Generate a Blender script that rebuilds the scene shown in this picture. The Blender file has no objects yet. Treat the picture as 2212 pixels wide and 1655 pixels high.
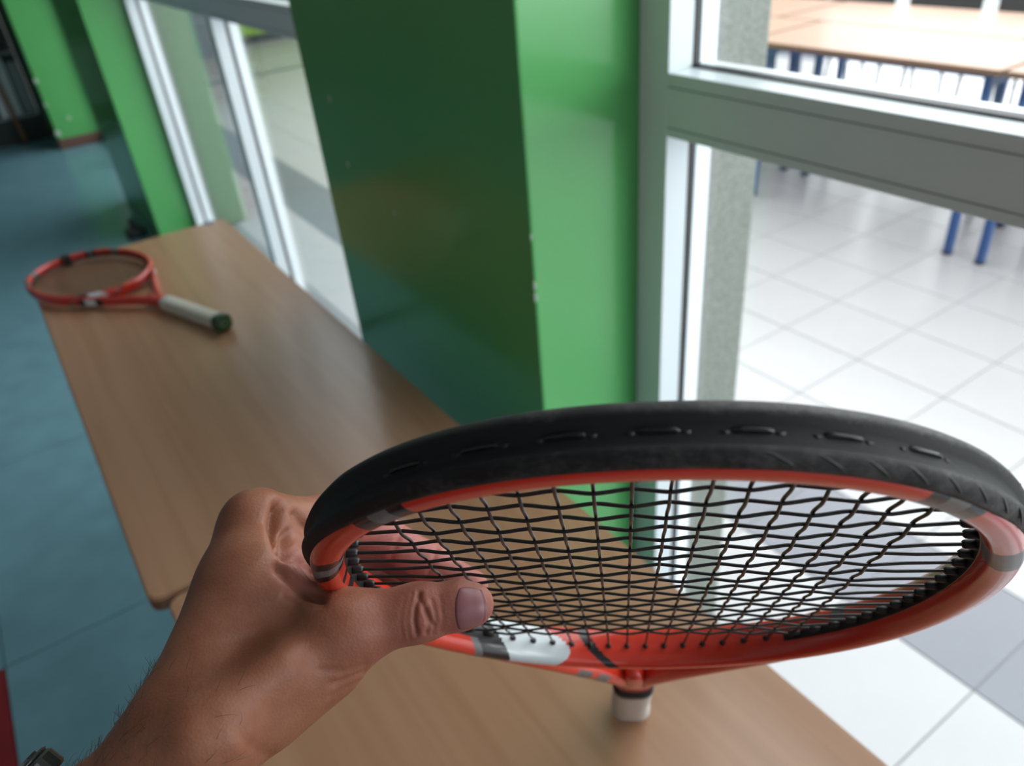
import bpy, bmesh, math, random
import numpy as np
from mathutils import Vector, Matrix

random.seed(7)
S = bpy.context.scene
COL = S.collection
PI = math.pi

# ---------------------------------------------------------------- camera, light, exposure
EYE = Vector((0.0, 0.0, 1.453))
RIGHT = Vector((0.82057621, -0.56559646, -0.08219082))
DOWN = Vector((-0.36854693, -0.41372143, -0.83247087))
FWD = Vector((0.43683848, 0.71339696, -0.54793879))
F_PX = 1660.0
cam_data = bpy.data.cameras.new('camera')
cam = bpy.data.objects.new('camera', cam_data)
COL.objects.link(cam)
cam.matrix_world = Matrix(((RIGHT.x, -DOWN.x, -FWD.x, EYE.x),
                           (RIGHT.y, -DOWN.y, -FWD.y, EYE.y),
                           (RIGHT.z, -DOWN.z, -FWD.z, EYE.z), (0, 0, 0, 1)))
cam_data.sensor_width = 36.0
cam_data.sensor_fit = 'HORIZONTAL'
cam_data.lens = F_PX / 2212.0 * 36.0
cam_data.clip_start = 0.01
cam_data.dof.use_dof = True
cam_data.dof.focus_distance = 0.27
cam_data.dof.aperture_fstop = 10.5
S.camera = cam

S.view_settings.view_transform = 'Standard'
S.view_settings.look = 'None'
S.view_settings.gamma = 1.0
S.view_settings.use_curve_mapping = False
S.view_settings.exposure = 0.0

world = bpy.data.worlds.new('world')
S.world = world
world.use_nodes = True
bg = world.node_tree.nodes['Background']
bg.inputs[0].default_value = (0.80, 0.90, 1.0, 1)
bg.inputs[1].default_value = 0.6


def area(name, loc, look, sx, sy, power, col=(1, 1, 1)):
    l = bpy.data.lights.new(name, 'AREA')
    l.shape = 'RECTANGLE'
    l.size, l.size_y = sx, sy
    l.energy = power
    l.color = col
    o = bpy.data.objects.new(name, l)
    COL.objects.link(o)
    o.location = loc
    o.rotation_euler = (Vector(look) - Vector(loc)).to_track_quat('-Z', 'Y').to_euler()
    return o


# daylight: roof light of the hall beyond the glazing and its window wall; then two added fill lights
area('hall_roof_light', (4.5, 2.6, 3.55), (4.5, 2.6, 0), 7.2, 10.0, 640, (0.97, 0.98, 1.0))
area('hall_window_light', (9.3, 2.0, 1.7), (0.0, 1.6, 1.1), 9.0, 2.4, 430, (0.95, 0.98, 1.0))
area('hall_end_fill_light', (4.6, -4.4, 1.75), (1.6, 2.5, 1.0), 6.0, 2.4, 345, (0.95, 0.98, 1.0))  # added lamp to brighten the column reveals, stands for no known window
area('rear_fill_light', (-0.6, -3.3, 1.9), (0.2, 2.0, 0.9), 2.6, 1.6, 4, (0.92, 0.97, 1.0))  # added fill for the room's ambience, no actual window behind it


# ---------------------------------------------------------------- helpers
def pt(px, py, z):
    """a point z metres ahead of the eye"""
    return EYE + RIGHT * ((px - 1106.0) * z / F_PX) + DOWN * ((py - 827.5) * z / F_PX) + FWD * z


def mesh_obj(name, me, mat=None, parent=None, mw=None):
    o = bpy.data.objects.new(name, me)
    COL.objects.link(o)
    if mat is not None:
        if isinstance(mat, (list, tuple)):
            for m in mat:
                me.materials.append(m)
        elif len(me.materials) == 0:
            me.materials.append(mat)
    if parent is not None:
        o.parent = parent
    if mw is not None:
        o.matrix_world = mw
    return o


def bm_obj(name, bm, mat, parent=None, smooth=False):
    me = bpy.data.meshes.new(name)
    bm.normal_update()
    bm.to_mesh(me)
    bm.free()
    if smooth:
        for p in me.polygons:
            p.use_smooth = True
    return mesh_obj(name, me, mat, parent)


def empty(name, loc=(0, 0, 0), rz=0.0):
    o = bpy.data.objects.new(name, None)
    o.empty_display_size = 0.05
    COL.objects.link(o)
    o.location = loc
    o.rotation_euler = (0, 0, rz)
    return o


def tag(o, label=None, cat=None, group=None, kind=None):
    if label:
        o['label'] = label
    if cat:
        o['category'] = cat
    if group:
        o['group'] = group
    if kind:
        o['kind'] = kind
    return o


def add_box(bm, x0, x1, y0, y1, z0, z1, bev=0.0, seg=2):
    r = bmesh.ops.create_cube(bm, size=1.0)
    vs = r['verts']
    for v in vs:
        v.co.x = x0 + (v.co.x + .5) * (x1 - x0)
        v.co.y = y0 + (v.co.y + .5) * (y1 - y0)
        v.co.z = z0 + (v.co.z + .5) * (z1 - z0)
    if bev > 0:
        es = list({e for v in vs for e in v.link_edges})
        bmesh.ops.bevel(bm, geom=es, offset=bev, segments=seg, affect='EDGES', profile=0.6)


def box(name, x0, x1, y0, y1, z0, z1, mat, parent=None, bev=0.0, seg=2):
    bm = bmesh.new()
    add_box(bm, x0, x1, y0, y1, z0, z1, bev, seg)
    return bm_obj(name, bm, mat, parent)


def struct(o):
    o['kind'] = 'structure'
    return o


def tube(bm, pts, r, n=8, cap=True, closed=False):
    pts = [Vector(p) for p in pts]
    N = len(pts)
    rr = r if isinstance(r, (list, tuple)) else [r] * N
    rings = []
    ref = None
    for i, p in enumerate(pts):
        a = pts[(i - 1) % N] if (i > 0 or closed) else pts[i]
        b = pts[(i + 1) % N] if (i < N - 1 or closed) else pts[i]
        d = (b - a).normalized()
        if ref is None:
            ref = d.orthogonal().normalized()
        ref = (ref - d * ref.dot(d)).normalized()
        c = d.cross(ref)
        rings.append([bm.verts.new(p + (ref * math.cos(2 * PI * k / n) + c * math.sin(2 * PI * k / n)) * rr[i]) for k in range(n)])
    M = N if closed else N - 1
    for i in range(M):
        A, B = rings[i], rings[(i + 1) % N]
        for k in range(n):
            bm.faces.new((A[k], A[(k + 1) % n], B[(k + 1) % n], B[k]))
    if cap and not closed:
        bm.faces.new(rings[0][::-1])
        bm.faces.new(rings[-1])
    return rings


# ---------------------------------------------------------------- materials
def nt(name):
    m = bpy.data.materials.new(name)
    m.use_nodes = True
    return m, m.node_tree.nodes, m.node_tree.links, m.node_tree.nodes['Principled BSDF']


def plain(name, col, rough=0.5, metal=0.0, spec=0.5, coat=0.0, var=0.0, vscale=20.0, bump=0.0, bscale=200.0, rvar=0.0):
    m, N, L, b = nt(name)
    b.inputs['Base Color'].default_value = (*col, 1)
    b.inputs['Roughness'].default_value = rough
    b.inputs['Metallic'].default_value = metal
    b.inputs['Specular IOR Level'].default_value = spec
    b.inputs['Coat Weight'].default_value = coat
    b.inputs['Coat Roughness'].default_value = 0.08
    tc = N.new('ShaderNodeTexCoord')
    if var > 0:
        nz = N.new('ShaderNodeTexNoise')
        nz.inputs['Scale'].default_value = vscale
        nz.inputs['Detail'].default_value = 5
        L.new(tc.outputs['Object'], nz.inputs['Vector'])
        cr = N.new('ShaderNodeValToRGB')
        cr.color_ramp.elements[0].position = 0.3
        cr.color_ramp.elements[1].position = 0.7
        cr.color_ramp.elements[0].color = (*[c * (1 - var) for c in col], 1)
        cr.color_ramp.elements[1].color = (*[min(1, c * (1 + var)) for c in col], 1)
        L.new(nz.outputs['Fac'], cr.inputs[0])
        L.new(cr.outputs[0], b.inputs['Base Color'])
        if rvar > 0:
            mr = N.new('ShaderNodeMapRange')
            mr.inputs['To Min'].default_value = max(0, rough - rvar)
            mr.inputs['To Max'].default_value = min(1, rough + rvar)
            L.new(nz.outputs['Fac'], mr.inputs['Value'])
            L.new(mr.outputs[0], b.inputs['Roughness'])
    if bump > 0:
        n2 = N.new('ShaderNodeTexNoise')
        n2.inputs['Scale'].default_value = bscale
        n2.inputs['Detail'].default_value = 4
        L.new(tc.outputs['Object'], n2.inputs['Vector'])
        bp = N.new('ShaderNodeBump')
        bp.inputs['Strength'].default_value = bump
        bp.inputs['Distance'].default_value = 0.002
        L.new(n2.outputs['Fac'], bp.inputs['Height'])
        L.new(bp.outputs[0], b.inputs['Normal'])
    return m


def wood(name, c0, c1, rough=0.35, coat=0.3, scale=(60, 4, 60), spec=0.5):
    m, N, L, b = nt(name)
    tc = N.new('ShaderNodeTexCoord')
    mp = N.new('ShaderNodeMapping')
    mp.inputs['Scale'].default_value = scale
    L.new(tc.outputs['Object'], mp.inputs[0])
    nz = N.new('ShaderNodeTexNoise')
    nz.inputs['Scale'].default_value = 1.0
    nz.inputs['Detail'].default_value = 6
    nz.inputs['Distortion'].default_value = 0.6
    L.new(mp.outputs[0], nz.inputs['Vector'])
    cr = N.new('ShaderNodeValToRGB')
    cr.color_ramp.elements[0].position = 0.36
    cr.color_ramp.elements[1].position = 0.6
    cr.color_ramp.elements[0].color = (*c0, 1)
    cr.color_ramp.elements[1].color = (*c1, 1)
    L.new(nz.outputs['Fac'], cr.inputs[0])
    L.new(cr.outputs[0], b.inputs['Base Color'])
    b.inputs['Roughness'].default_value = rough
    b.inputs['Specular IOR Level'].default_value = spec
    b.inputs['Coat Weight'].default_value = coat
    b.inputs['Coat Roughness'].default_value = 0.16
    return m


def glass_mat(name):
    m, N, L, b = nt(name)
    out = N['Material Output']
    N.remove(b)
    tr = N.new('ShaderNodeBsdfTransparent')
    tr.inputs[0].default_value = (0.965, 0.975, 0.975, 1)
    gl = N.new('ShaderNodeBsdfGlossy')
    gl.inputs['Roughness'].default_value = 0.01
    gl.inputs[0].default_value = (1, 1, 1, 1)
    lw = N.new('ShaderNodeLayerWeight')
    lw.inputs[0].default_value = 0.5
    pw = N.new('ShaderNodeMath')
    pw.operation = 'POWER'
    pw.inputs[1].default_value = 5.0
    L.new(lw.outputs['Facing'], pw.inputs[0])
    fr = N.new('ShaderNodeMath')
    fr.operation = 'MULTIPLY_ADD'
    fr.inputs[1].default_value = 0.96
    fr.inputs[2].default_value = 0.04
    L.new(pw.outputs[0], fr.inputs[0])
    mx = N.new('ShaderNodeMixShader')
    L.new(fr.outputs[0], mx.inputs[0])
    L.new(tr.outputs[0], mx.inputs[1])
    L.new(gl.outputs[0], mx.inputs[2])
    L.new(mx.outputs[0], out.inputs[0])
    return m


M = {}
M['green'] = plain('green_gloss_paint', (0.105, 0.40, 0.125), 0.19, spec=0.42, var=0.04, vscale=3, bump=0.05, bscale=25)
M['lime'] = plain('lime_paint', (0.18, 0.34, 0.02), 0.5)
M['white_wall'] = plain('white_wall_paint', (0.72, 0.73, 0.72), 0.7, var=0.02, vscale=2)
M['room_wall'] = plain('room_wall_paint', (0.30, 0.32, 0.31), 0.7, var=0.02, vscale=2)
M['grey_wall'] = plain('grey_blue_wall_paint', (0.16, 0.20, 0.22), 0.6)
M['ceiling'] = plain('ceiling_plaster', (0.7, 0.7, 0.69), 0.8)
M['chip'] = plain('chipped_plaster', (0.42, 0.56, 0.42), 0.8)
M['lino'] = plain('blue_lino', (0.138, 0.285, 0.340), 0.30, spec=0.5, var=0.09, vscale=9, bump=0.06, bscale=60, rvar=0.05)
M['lino_red'] = plain('red_lino', (0.20, 0.010, 0.016), 0.35, var=0.15, vscale=9)
M['lino_gap'] = plain('lino_joint', (0.02, 0.05, 0.06), 0.6)
M['tile'] = plain('white_ceramic_tile', (0.45, 0.45, 0.455), 0.24, spec=0.4, var=0.02, vscale=6)
M['tile_grey'] = plain('grey_ceramic_tile', (0.20, 0.207, 0.235), 0.24, spec=0.4, var=0.04, vscale=6)
M['tile_dark'] = plain('dark_threshold_tile', (0.20, 0.22, 0.22), 0.3)
M['grout'] = plain('grey_grout', (0.24, 0.24, 0.24), 0.8)
M['alu'] = plain('white_aluminium_profile', (0.80, 0.88, 0.91), 0.30, metal=0.0, spec=0.5)
M['groove'] = plain('profile_groove', (0.35, 0.38, 0.38), 0.5)
M['gasket'] = plain('black_rubber_gasket', (0.01, 0.012, 0.014), 0.5)
M['glass'] = glass_mat('window_glass')
M['skirting'] = plain('brown_skirting', (0.13, 0.065, 0.045), 0.5)
M['desk'] = wood('beech_laminate', (0.365, 0.193, 0.105), (0.415, 0.231, 0.132), 0.34, 0.6, (42, 1.6, 42))
M['desk_edge'] = plain('desk_edge_band', (0.20, 0.11, 0.06), 0.45)
M['hall_desk'] = wood('pale_beech_laminate', (0.36, 0.215, 0.14), (0.39, 0.235, 0.155), 0.5, 0.1, (50, 2.5, 50))
M['blue_steel'] = plain('blue_painted_steel', (0.02, 0.085, 0.26), 0.35, spec=0.5)
M['clip'] = plain('blue_grey_clip', (0.22, 0.28, 0.42), 0.4)
M['grey_steel'] = plain('dark_grey_steel', (0.06, 0.07, 0.09), 0.35, metal=0.6)
M['red'] = plain('orange_red_racket_paint', (0.66, 0.042, 0.020), 0.27, coat=0.5, var=0.04, vscale=60)
M['red_deep'] = plain('deep_red_racket_paint', (0.50, 0.030, 0.018), 0.3, coat=0.4, var=0.05, vscale=60)
M['black_paint'] = plain('black_racket_paint', (0.012, 0.012, 0.014), 0.3, coat=0.4)
M['grey_paint'] = plain('grey_racket_paint', (0.16, 0.155, 0.155), 0.4, coat=0.2, var=0.15, vscale=150)
M['white_paint'] = plain('white_racket_paint', (0.62, 0.68, 0.70), 0.28, coat=0.5)
M['string'] = plain('black_polyester_string', (0.010, 0.009, 0.010), 0.28, spec=0.5)
M['grommet'] = plain('black_nylon_grommet', (0.009, 0.009, 0.010), 0.42)
M['grip_white'] = plain('white_overgrip', (0.56, 0.50, 0.45), 0.75, bump=0.3, bscale=500)
M['grip_cream'] = plain('cream_overgrip', (0.56, 0.56, 0.48), 0.75, bump=0.3, bscale=500)
M['cap_green'] = plain('dark_green_butt_cap', (0.012, 0.05, 0.018), 0.35)
M['cap_logo'] = plain('pale_green_cap_print', (0.22, 0.36, 0.18), 0.4)
M['black_plastic'] = plain('black_plastic', (0.012, 0.013, 0.014), 0.35)
M['dark_cabinet'] = plain('dark_shelf_steel', (0.016, 0.024, 0.022), 0.5)
M['white_board'] = plain('white_board', (0.80, 0.84, 0.85), 0.5)
M['brown_wood'] = wood('brown_stick_wood', (0.20, 0.09, 0.05), (0.27, 0.13, 0.075), 0.5, 0.0)
M['rail'] = plain('shelf_rail_metal', (0.25, 0.27, 0.27), 0.35, metal=0.5)
M['chair_seat'] = plain('dark_chair_ply', (0.055, 0.05, 0.048), 0.5)
M['hair'] = plain('brown_arm_hair', (0.075, 0.045, 0.028), 0.4)
M['nail'] = plain('thumb_nail', (0.27, 0.112, 0.122), 0.36, spec=0.45, coat=0.0, var=0.05, vscale=120)


def bumper_material():
    m, N, L, b = nt('scuffed_black_bumper')
    tc = N.new('ShaderNodeTexCoord')
    mp = N.new('ShaderNodeMapping')
    mp.inputs['Scale'].default_value = (1, 1, 2.2)
    L.new(tc.outputs['Object'], mp.inputs[0])
    n1 = N.new('ShaderNodeTexNoise')
    n1.inputs['Scale'].default_value = 420.0
    n1.inputs['Detail'].default_value = 6
    n1.inputs['Roughness'].default_value = 0.72
    L.new(mp.outputs[0], n1.inputs['Vector'])
    n2 = N.new('ShaderNodeTexNoise')
    n2.inputs['Scale'].default_value = 70
    n2.inputs['Detail'].default_value = 4
    L.new(tc.outputs['Object'], n2.inputs['Vector'])
    mul = N.new('ShaderNodeMath')
    mul.operation = 'MULTIPLY'
    L.new(n1.outputs['Fac'], mul.inputs[0])
    L.new(n2.outputs['Fac'], mul.inputs[1])
    cr = N.new('ShaderNodeValToRGB')
    e = cr.color_ramp.elements
    e[0].position, e[0].color = 0.10, (0.004, 0.004, 0.005, 1)
    e[1].position, e[1].color = 0.33, (0.135, 0.125, 0.118, 1)
    at = N.new('ShaderNodeAttribute')
    at.attribute_name = 'wear'
    m2 = N.new('ShaderNodeMath')
    m2.operation = 'MULTIPLY'
    L.new(mul.outputs[0], m2.inputs[0])
    L.new(at.outputs['Fac'], m2.inputs[1])
    L.new(m2.outputs[0], cr.inputs[0])
    L.new(cr.outputs[0], b.inputs['Base Color'])
    b.inputs['Roughness'].default_value = 0.62
    b.inputs['Specular IOR Level'].default_value = 0.4
    bp = N.new('ShaderNodeBump')
    bp.inputs['Strength'].default_value = 0.35
    bp.inputs['Distance'].default_value = 0.0006
    L.new(n1.outputs['Fac'], bp.inputs['Height'])
    L.new(bp.outputs[0], b.inputs['Normal'])
    return m


def granite_material():
    m, N, L, b = nt('grey_granite_render')
    tc = N.new('ShaderNodeTexCoord')
    n1 = N.new('ShaderNodeTexNoise')
    n1.inputs['Scale'].default_value = 190
    n1.inputs['Detail'].default_value = 4
    L.new(tc.outputs['Object'], n1.inputs['Vector'])
    cr = N.new('ShaderNodeValToRGB')
    e = cr.color_ramp.elements
    e[0].position, e[0].color = 0.36, (0.15, 0.157, 0.145, 1)
    e[1].position, e[1].color = 0.66, (0.23, 0.237, 0.22, 1)
    L.new(n1.outputs['Fac'], cr.inputs[0])
    L.new(cr.outputs[0], b.inputs['Base Color'])
    b.inputs['Roughness'].default_value = 0.6
    bp = N.new('ShaderNodeBump')
    bp.inputs['Strength'].default_value = 0.4
    bp.inputs['Distance'].default_value = 0.002
    L.new(n1.outputs['Fac'], bp.inputs['Height'])
    L.new(bp.outputs[0], b.inputs['Normal'])
    return m


def skin_material():
    m, N, L, b = nt('tanned_skin')
    tc = N.new('ShaderNodeTexCoord')
    n1 = N.new('ShaderNodeTexNoise')
    n1.inputs['Scale'].default_value = 42
    n1.inputs['Detail'].default_value = 6
    n1.inputs['Roughness'].default_value = 0.6
    L.new(tc.outputs['Object'], n1.inputs['Vector'])
    cr = N.new('ShaderNodeValToRGB')
    e = cr.color_ramp.elements
    e[0].position, e[0].color = 0.33, (0.212, 0.072, 0.036, 1)
    e[1].position, e[1].color = 0.68, (0.305, 0.126, 0.073, 1)
    L.new(n1.outputs['Fac'], cr.inputs[0])
    # fingertips and palm side are pinker (stored per vertex by the builder)
    at = N.new('ShaderNodeAttribute')
    at.attribute_name = 'pink'
    mx = N.new('ShaderNodeMix')
    mx.data_type = 'RGBA'
    L.new(at.outputs['Fac'], mx.inputs['Factor'])
    L.new(cr.outputs[0], mx.inputs['A'])
    mx.inputs['B'].default_value = (0.42, 0.145, 0.122, 1)
    L.new(mx.outputs['Result'], b.inputs['Base Color'])
    b.inputs['Roughness'].default_value = 0.5
    b.inputs['Specular IOR Level'].default_value = 0.38
    b.inputs['Subsurface Weight'].default_value = 0.25
    b.inputs['Subsurface Radius'].default_value = (0.006, 0.002, 0.001)
    b.inputs['Subsurface Scale'].default_value = 1.0
    vo = N.new('ShaderNodeTexVoronoi')
    vo.inputs['Scale'].default_value = 900
    L.new(tc.outputs['Object'], vo.inputs['Vector'])
    n2 = N.new('ShaderNodeTexNoise')
    n2.inputs['Scale'].default_value = 260
    n2.inputs['Detail'].default_value = 5
    L.new(tc.outputs['Object'], n2.inputs['Vector'])
    ad = N.new('ShaderNodeMath')
    ad.operation = 'ADD'
    L.new(vo.outputs['Distance'], ad.inputs[0])
    L.new(n2.outputs['Fac'], ad.inputs[1])
    bp = N.new('ShaderNodeBump')
    bp.inputs['Strength'].default_value = 0.15
    bp.inputs['Distance'].default_value = 0.0006
    L.new(ad.outputs[0], bp.inputs['Height'])
    L.new(bp.outputs[0], b.inputs['Normal'])
    return m


M['bumper'] = bumper_material()
M['granite'] = granite_material()
M['skin'] = skin_material()

# ---------------------------------------------------------------- the setting
XC, XW, XO = 0.529, 0.716, 0.80        # column front, window inner face, window outer face
ZT0, ZT1 = 1.157, 1.235                # transom
CEIL = 3.2

# this room: lino floor in sheets
fl = struct(box('floor', -3.6, XO, -3.6, 9.0, -0.12, -0.004, M['lino_gap']))
XS = -0.437
ys = [1.69 + 0.915 * k for k in range(-6, 9)]
for i in range(len(ys) - 1):
    y0, y1 = max(ys[i], -3.59), min(ys[i + 1], 8.99)
    if y1 - y0 < 0.05:
        continue
    for (xa, xb) in ((XS, XW), (XS - 1.1, XS), (XS - 2.2, XS - 1.1), (-3.59, XS - 2.2)):
        red = (xb <= XS + 1e-6 and y1 <= 1.7)
        box('lino_sheet', xa + .0015, xb - .0015, y0 + .0015, y1 - .0015, -0.004, 0.0, M['lino_red' if red else 'lino'], fl)

struct(box('ceiling', -3.6, XO, -3.6, 9.0, CEIL, CEIL + 0.1, M['ceiling']))
struct(box('wall_left', -3.7, -3.6, -3.6, 9.0, 0, CEIL, M['room_wall']))
struct(box('wall_far', -3.6, XO, 9.0, 9.1, 0, CEIL, M['room_wall']))
# rear wall with an opening behind the fill light
wb = bmesh.new()
add_box(wb, -3.6, -2.1, -3.7, -3.6, 0, CEIL)
add_box(wb, 0.9, 1.4, -3.7, -3.6, 0, CEIL)
add_box(wb, -2.1, 0.9, -3.7, -3.6, 0, 1.0)
add_box(wb, -2.1, 0.9, -3.7, -3.6, 2.8, CEIL)
struct(bm_obj('wall_rear', wb, M['room_wall']))


def chips(col, lst):
    for (x, y, z, r, ax) in lst:
        bm = bmesh.new()
        bmesh.ops.create_icosphere(bm, subdivisions=2, radius=1.0)
        for v in bm.verts:
            k = 1 + 0.25 * math.sin(9 * v.co.x + 5 * v.co.y) * math.cos(7 * v.co.z)
            sx, sy = (0.0012, r) if ax == 'x' else (r, 0.0012)
            if ax == 'e':
                sx = sy = r * .45
            v.co = Vector((x + v.co.x * sx * k, y + v.co.y * sy * k, z + v.co.z * r * 1.25 * k))
        bm_obj('chipped_spot', bm, M['chip'], col)


# column 1 between the two windows, green inside, granite outside
c1 = struct(box('wall_column_1', XC, XO - 0.02, 0.781, 1.507, 0, CEIL, M['green'], None, 0.004))
chips(c1, [(XC, 0.781, 0.99, .0055, 'e'), (XC, 0.781, 0.972, .006, 'e'), (XC, 0.781, 1.06, .004, 'e'),
           (XC, 1.40, 1.145, .005, 'x'), (XC, 1.375, 1.03, .0045, 'x'), (XC, 1.2, 0.98, .003, 'x')])
struct(box('wall_pillar_1', XO - 0.02, 0.966, 0.781, 1.507, 0, CEIL, M['granite'], None, 0.006))
c2 = struct(box('wall_column_2', XC, XO - 0.02, 4.22, 5.15, 0, CEIL, M['green'], None, 0.004))
struct(box('wall_pillar_2', XO - 0.02, 0.975, 4.22, 5.15, 0, CEIL, M['granite'], None, 0.006))
c3 = struct(box('wall_column_3', 0.407, XO - 0.02, 6.89, 7.9, 0.0, CEIL, M['green'], None, 0.004))
chips(c3, [(0.420, 6.888, 0.12, .018, 'y'), (0.53, 6.888, 0.21, .011, 'y'), (0.414, 6.888, 0.50, .013, 'y'), (0.413, 6.888, 0.33, .009, 'y')])
struct(box('baseboard_column_3', 0.40, XO - 0.03, 6.878, 6.889, 0, 0.075, M['skirting'], None, 0.002))


def window(name, ya, yb, mullions):
    """aluminium glazing between ya and yb (ya > yb), stile faces 53 mm wide"""
    w = empty(name, (XW, (ya + yb) / 2, 0))
    struct(w)
    inv = w.matrix_world.copy()

    def part(nm, x0, x1, y0, y1, z0, z1, mat, bev=0.0):
        o = box(nm, x0 - XW, x1 - XW, y0 - (ya + yb) / 2, y1 - (ya + yb) / 2, z0, z1, mat, w, bev)
        return o
    zs, zh = 0.06, 2.42
    xi, xg0, xg1 = XW, 0.760, 0.768
    stiles = [(ya - 0.053, ya)] + [(m - 0.0, m + 0.055) for m in mullions] + [(yb, yb + 0.053)]
    for (a, b) in stiles:
        part('stile', xi, xg0 - .002, a, b, 0.0, CEIL, M['alu'], 0.0015)
        part('outer_stile', xg1 + .002, XO, a, b, 0.0, CEIL, M['alu'], 0.0015)
        part('gasket', xg0 - .002, xg1 + .002, a - .001, b + .001, 0.0, CEIL, M['gasket'])
    ed = sorted(stiles)
    for i in range(len(ed) - 1):
        a, b = ed[i][1], ed[i + 1][0]
        for (z0, z1, nm) in ((0.0, zs, 'bottom_rail'), (ZT0, ZT1, 'transom'), (zh, CEIL, 'header')):
            part(nm, xi + .0005, xg0 - .002, a, b, z0, z1, M['alu'], 0.0012)
            part('outer_' + nm, xg1 + .002, XO, a, b, z0, z1, M['alu'], 0.0012)
        for (z0, z1) in ((zs, ZT0), (ZT1, zh)):
            part('glass_pane', xg0 + .001, xg1 - .001, a - .012, b + .012, z0 - .012, z1 + .012, M['glass'])
            g = bmesh.new()
            yc = (ya + yb) / 2
            for zz in (z0, z1):
                add_box(g, xg0 - .004 - XW, xg1 + .004 - XW, a - yc, b - yc, zz - .0025, zz + .0025)
            bm_obj('gasket', g, M['gasket'], w)
        # thin relief lines along the transom face
        for zz in (ZT0 + .012, ZT1 - .016):
            part('groove_line', xi - .0006, xi + .001, a, b, zz - .0005, zz + .0005, M['groove'])
    return w


window('window_1', 0.781, -3.6, [-0.55, -2.0])
window('window_2', 4.22, 1.507, [2.81])
window('window_3', 6.89, 5.15, [6.0])

# the hall beyond
hf = struct(box('floor_hall', XO, 9.6, -4.5, 12.0, -0.12, -0.0025, M['grout']))
TX0, TY0, TS = 1.222, 0.325, 0.300


def tile_mesh(nm, mat):
    bm = bmesh.new()
    add_box(bm, .0017, TS - .0017, .0017, TS - .0017, -.0025, 0, 0.0008, 1)
    me = bpy.data.meshes.new(nm)
    bm.to_mesh(me)
    bm.free()
    me.materials.append(mat)
    return me


t_white, t_grey = tile_mesh('tile', M['tile']), tile_mesh('tile_grey', M['tile_grey'])
cand = []
for i in range(-2, 28):
    for j in range(-16, 39):
        x, y = TX0 + i * TS, TY0 + j * TS
        if x < XO or x + TS > 9.6 or y < -4.5 or y + TS > 12.0:
            continue
        c = Vector((x + TS / 2, y + TS / 2, 0)) - EYE
        z = c.dot(FWD)
        u = c.dot(RIGHT) / max(z, .01) * F_PX + 1106
        v = c.dot(DOWN) / max(z, .01) * F_PX + 827
        vis = z > 0.3 and -150 < u < 2400 and -150 < v < 1850
        cand.append((0 if vis else 1, c.length, i, j, x, y))
cand.sort()
rest = {0: bmesh.new(), 1: bmesh.new()}
for n, (_, _, i, j, x, y) in enumerate(cand):
    g = (i == 0 or i == 15 or j == -6)
    if n < 300:
        o = mesh_obj('tile', t_grey if g else t_white, None, hf)
        o.location = (x, y, 0)
    else:
        add_box(rest[int(g)], x + .0017, x + TS - .0017, y + .0017, y + TS - .0017, -.0025, 0)
o = bm_obj('tile_field', rest[0], M['tile'], hf); o['kind'] = 'stuff'
o = bm_obj('grey_tile_field', rest[1], M['tile_grey'], hf); o['kind'] = 'stuff'
struct(box('trim_1', XO + .3, 6.0, 8.22, 8.36, 0.0, 0.004, M['tile_dark']))
struct(box('wall_hall_far', 2.62, 9.6, 10.4, 10.5, 0, 3.6, M['lime']))
struct(box('baseboard_hall_far', 2.62, 9.6, 10.38, 10.4, 0, 0.09, M['dark_cabinet']))
struct(box('wall_hall_stub', XO, 2.62, 9.9, 10.5, 0, 3.6, M['grey_wall']))
struct(box('ceiling_hall', XO, 9.6, -4.5, 12.0, 3.62, 3.72, M['ceiling']))
hr = bmesh.new()
add_box(hr, XO, 9.6, -4.6, -4.5, 0, 0.45)
add_box(hr, XO, 9.6, -4.6, -4.5, 3.0, 3.62)
add_box(hr, XO, 1.5, -4.6, -4.5, 0.45, 3.0)
add_box(hr, 7.7, 9.6, -4.6, -4.5, 0.45, 3.0)
struct(bm_obj('wall_hall_rear', hr, M['white_wall']))
hb = bmesh.new()
add_box(hb, 9.5, 9.6, -4.5, 12.0, 0, 0.45)
add_box(hb, 9.5, 9.6, -4.5, 12.0, 2.95, 3.62)
struct(bm_obj('wall_hall_side', hb, M['white_wall']))


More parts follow.
